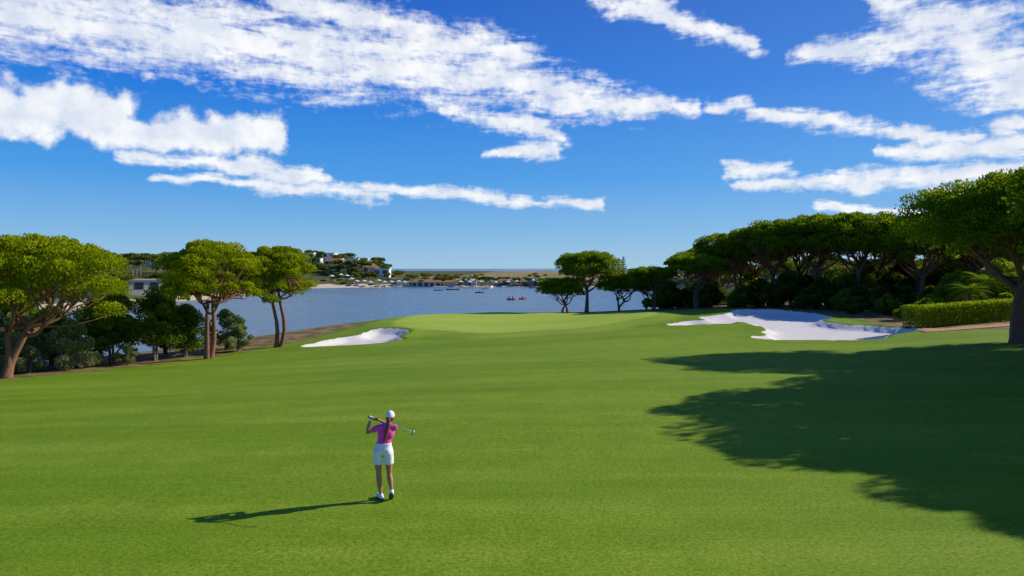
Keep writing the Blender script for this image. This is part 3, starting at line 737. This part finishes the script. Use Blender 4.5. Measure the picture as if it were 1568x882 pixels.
CIR = [(-50,5,60,300,56,60),(300,50,62,650,110,52),(600,90,58,900,150,34),(850,150,36,1055,168,14),(430,0,26,800,90,30),(700,170,14,870,208,15),(750,236,9,850,225,20),
 (900,-5,16,1160,75,15),(960,-10,18,1060,45,20),(1220,88,14,1400,60,34),(1330,0,20,1480,60,50),(1450,60,50,1600,140,66),(1500,200,18,1620,180,32),
 (1080,165,11,1470,213,13),(1330,234,9,1600,222,25),(1115,257,14,1205,257,12),(1130,282,9,1600,262,26),(1250,312,6,1400,325,7),
 (200,238,10,500,272,15),(230,272,7,600,297,15),(560,287,12,770,303,14),(760,307,9,930,313,11),(380,250,14,500,266,11)]
CUM = [(-40,162,36,170,178,36),(60,148,20,130,150,22),(160,195,26,300,208,28),(280,208,26,412,203,33)]
def cv(px, py):
    u = (px - 784) / 1045; v = (411 - py) / 1045; a = math.atan(u); return (a, math.atan(v * math.cos(a)), 0)
def field(CL, src):
    F = None
    for x1, y1, r1, x2, y2, r2 in CL:
        a = Vector(cv(x1, y1)); b = Vector(cv(x2, y2)); ba = b - a; k = ba / ba.length_squared
        h = B.M('SUBTRACT', B.V('DOT_PRODUCT', src, tuple(k)), a.dot(k), clamp=True)
        q = B.V('MULTIPLY_ADD', h, tuple(ba), tuple(a))
        Ln = B.V('DISTANCE', src, q)
        r = B.M('MULTIPLY_ADD', h, (r2 - r1) / 1045, r1 / 1045)
        m_ = B.M('DIVIDE', Ln, r)
        F = m_ if F is None else B.M('SMOOTH_MIN', F, m_, .25)
    return B.M('SUBTRACT', 1.0, F)
PW2 = B.V('ADD', P, B.V('MULTIPLY', B.V('SUBTRACT', wn.outputs['Color'], (.5, .5, .5)), (.04, .03, 0)))
F1 = field(CIR, PW); F2 = field(CUM, PW2)
rotm = B.n('ShaderNodeMapping'); nt.links.new(P, rotm.inputs[0]); rotm.inputs['Rotation'].default_value = (0, 0, .15); rotm.inputs['Scale'].default_value = (1, 4.2, 1)
n1 = B.noise(rotm.outputs[0], 14, 8, .64, .3); n2 = B.noise(P, 85, 4, .6, .2); n3 = B.noise(P, 12, 4, .6)
D1 = B.M('ADD', B.M('MULTIPLY', F1, 1.0), B.M('MULTIPLY', B.M('SUBTRACT', n1, .47), 3.0)); D1 = B.M('ADD', D1, B.M('MULTIPLY', B.M('SUBTRACT', n2, .5), 1.2))
d1 = B.M('MULTIPLY', B.ss(D1, -.15, 1.05), B.ss(F1, -.9, 0.15))
n4 = B.noise(P, 30, 6, .55)
D2 = B.M('ADD', F2, B.M('MULTIPLY', B.M('SUBTRACT', n4, .47), 2.2))
d2 = B.M('MULTIPLY', B.ss(D2, -.10, .55), B.ss(F2, -.7, -.05))
dens = B.M('MAXIMUM', d1, d2)
shade = B.ss(B.M('ADD', B.M('MULTIPLY', n3, .6), B.M('MULTIPLY', n4, .5)), .38, .68)
cc_ = B.mix(shade, (6.4, 7.1, 8.4), (9.4, 9.5, 9.6))
final = B.mix(B.M('MULTIPLY', dens, .97), skyc, cc_)
nt.links.new(final, bg.inputs[0]); bg.inputs[1].default_value = .105

# ------------------------------------------------------------------ camera
cam = bpy.data.cameras.new('camera'); cam.lens = 24; cam.sensor_width = 36; cam.clip_end = 60000; cam.clip_start = .1
co = bpy.data.objects.new('camera', cam); COL.objects.link(co); co.location = (0, 0, 4.4); co.rotation_euler = (rad(90 - 1.64), 0, 0)
S.camera = co
S.view_settings.view_transform = 'Standard'; S.view_settings.look = 'None'; S.view_settings.exposure = 0
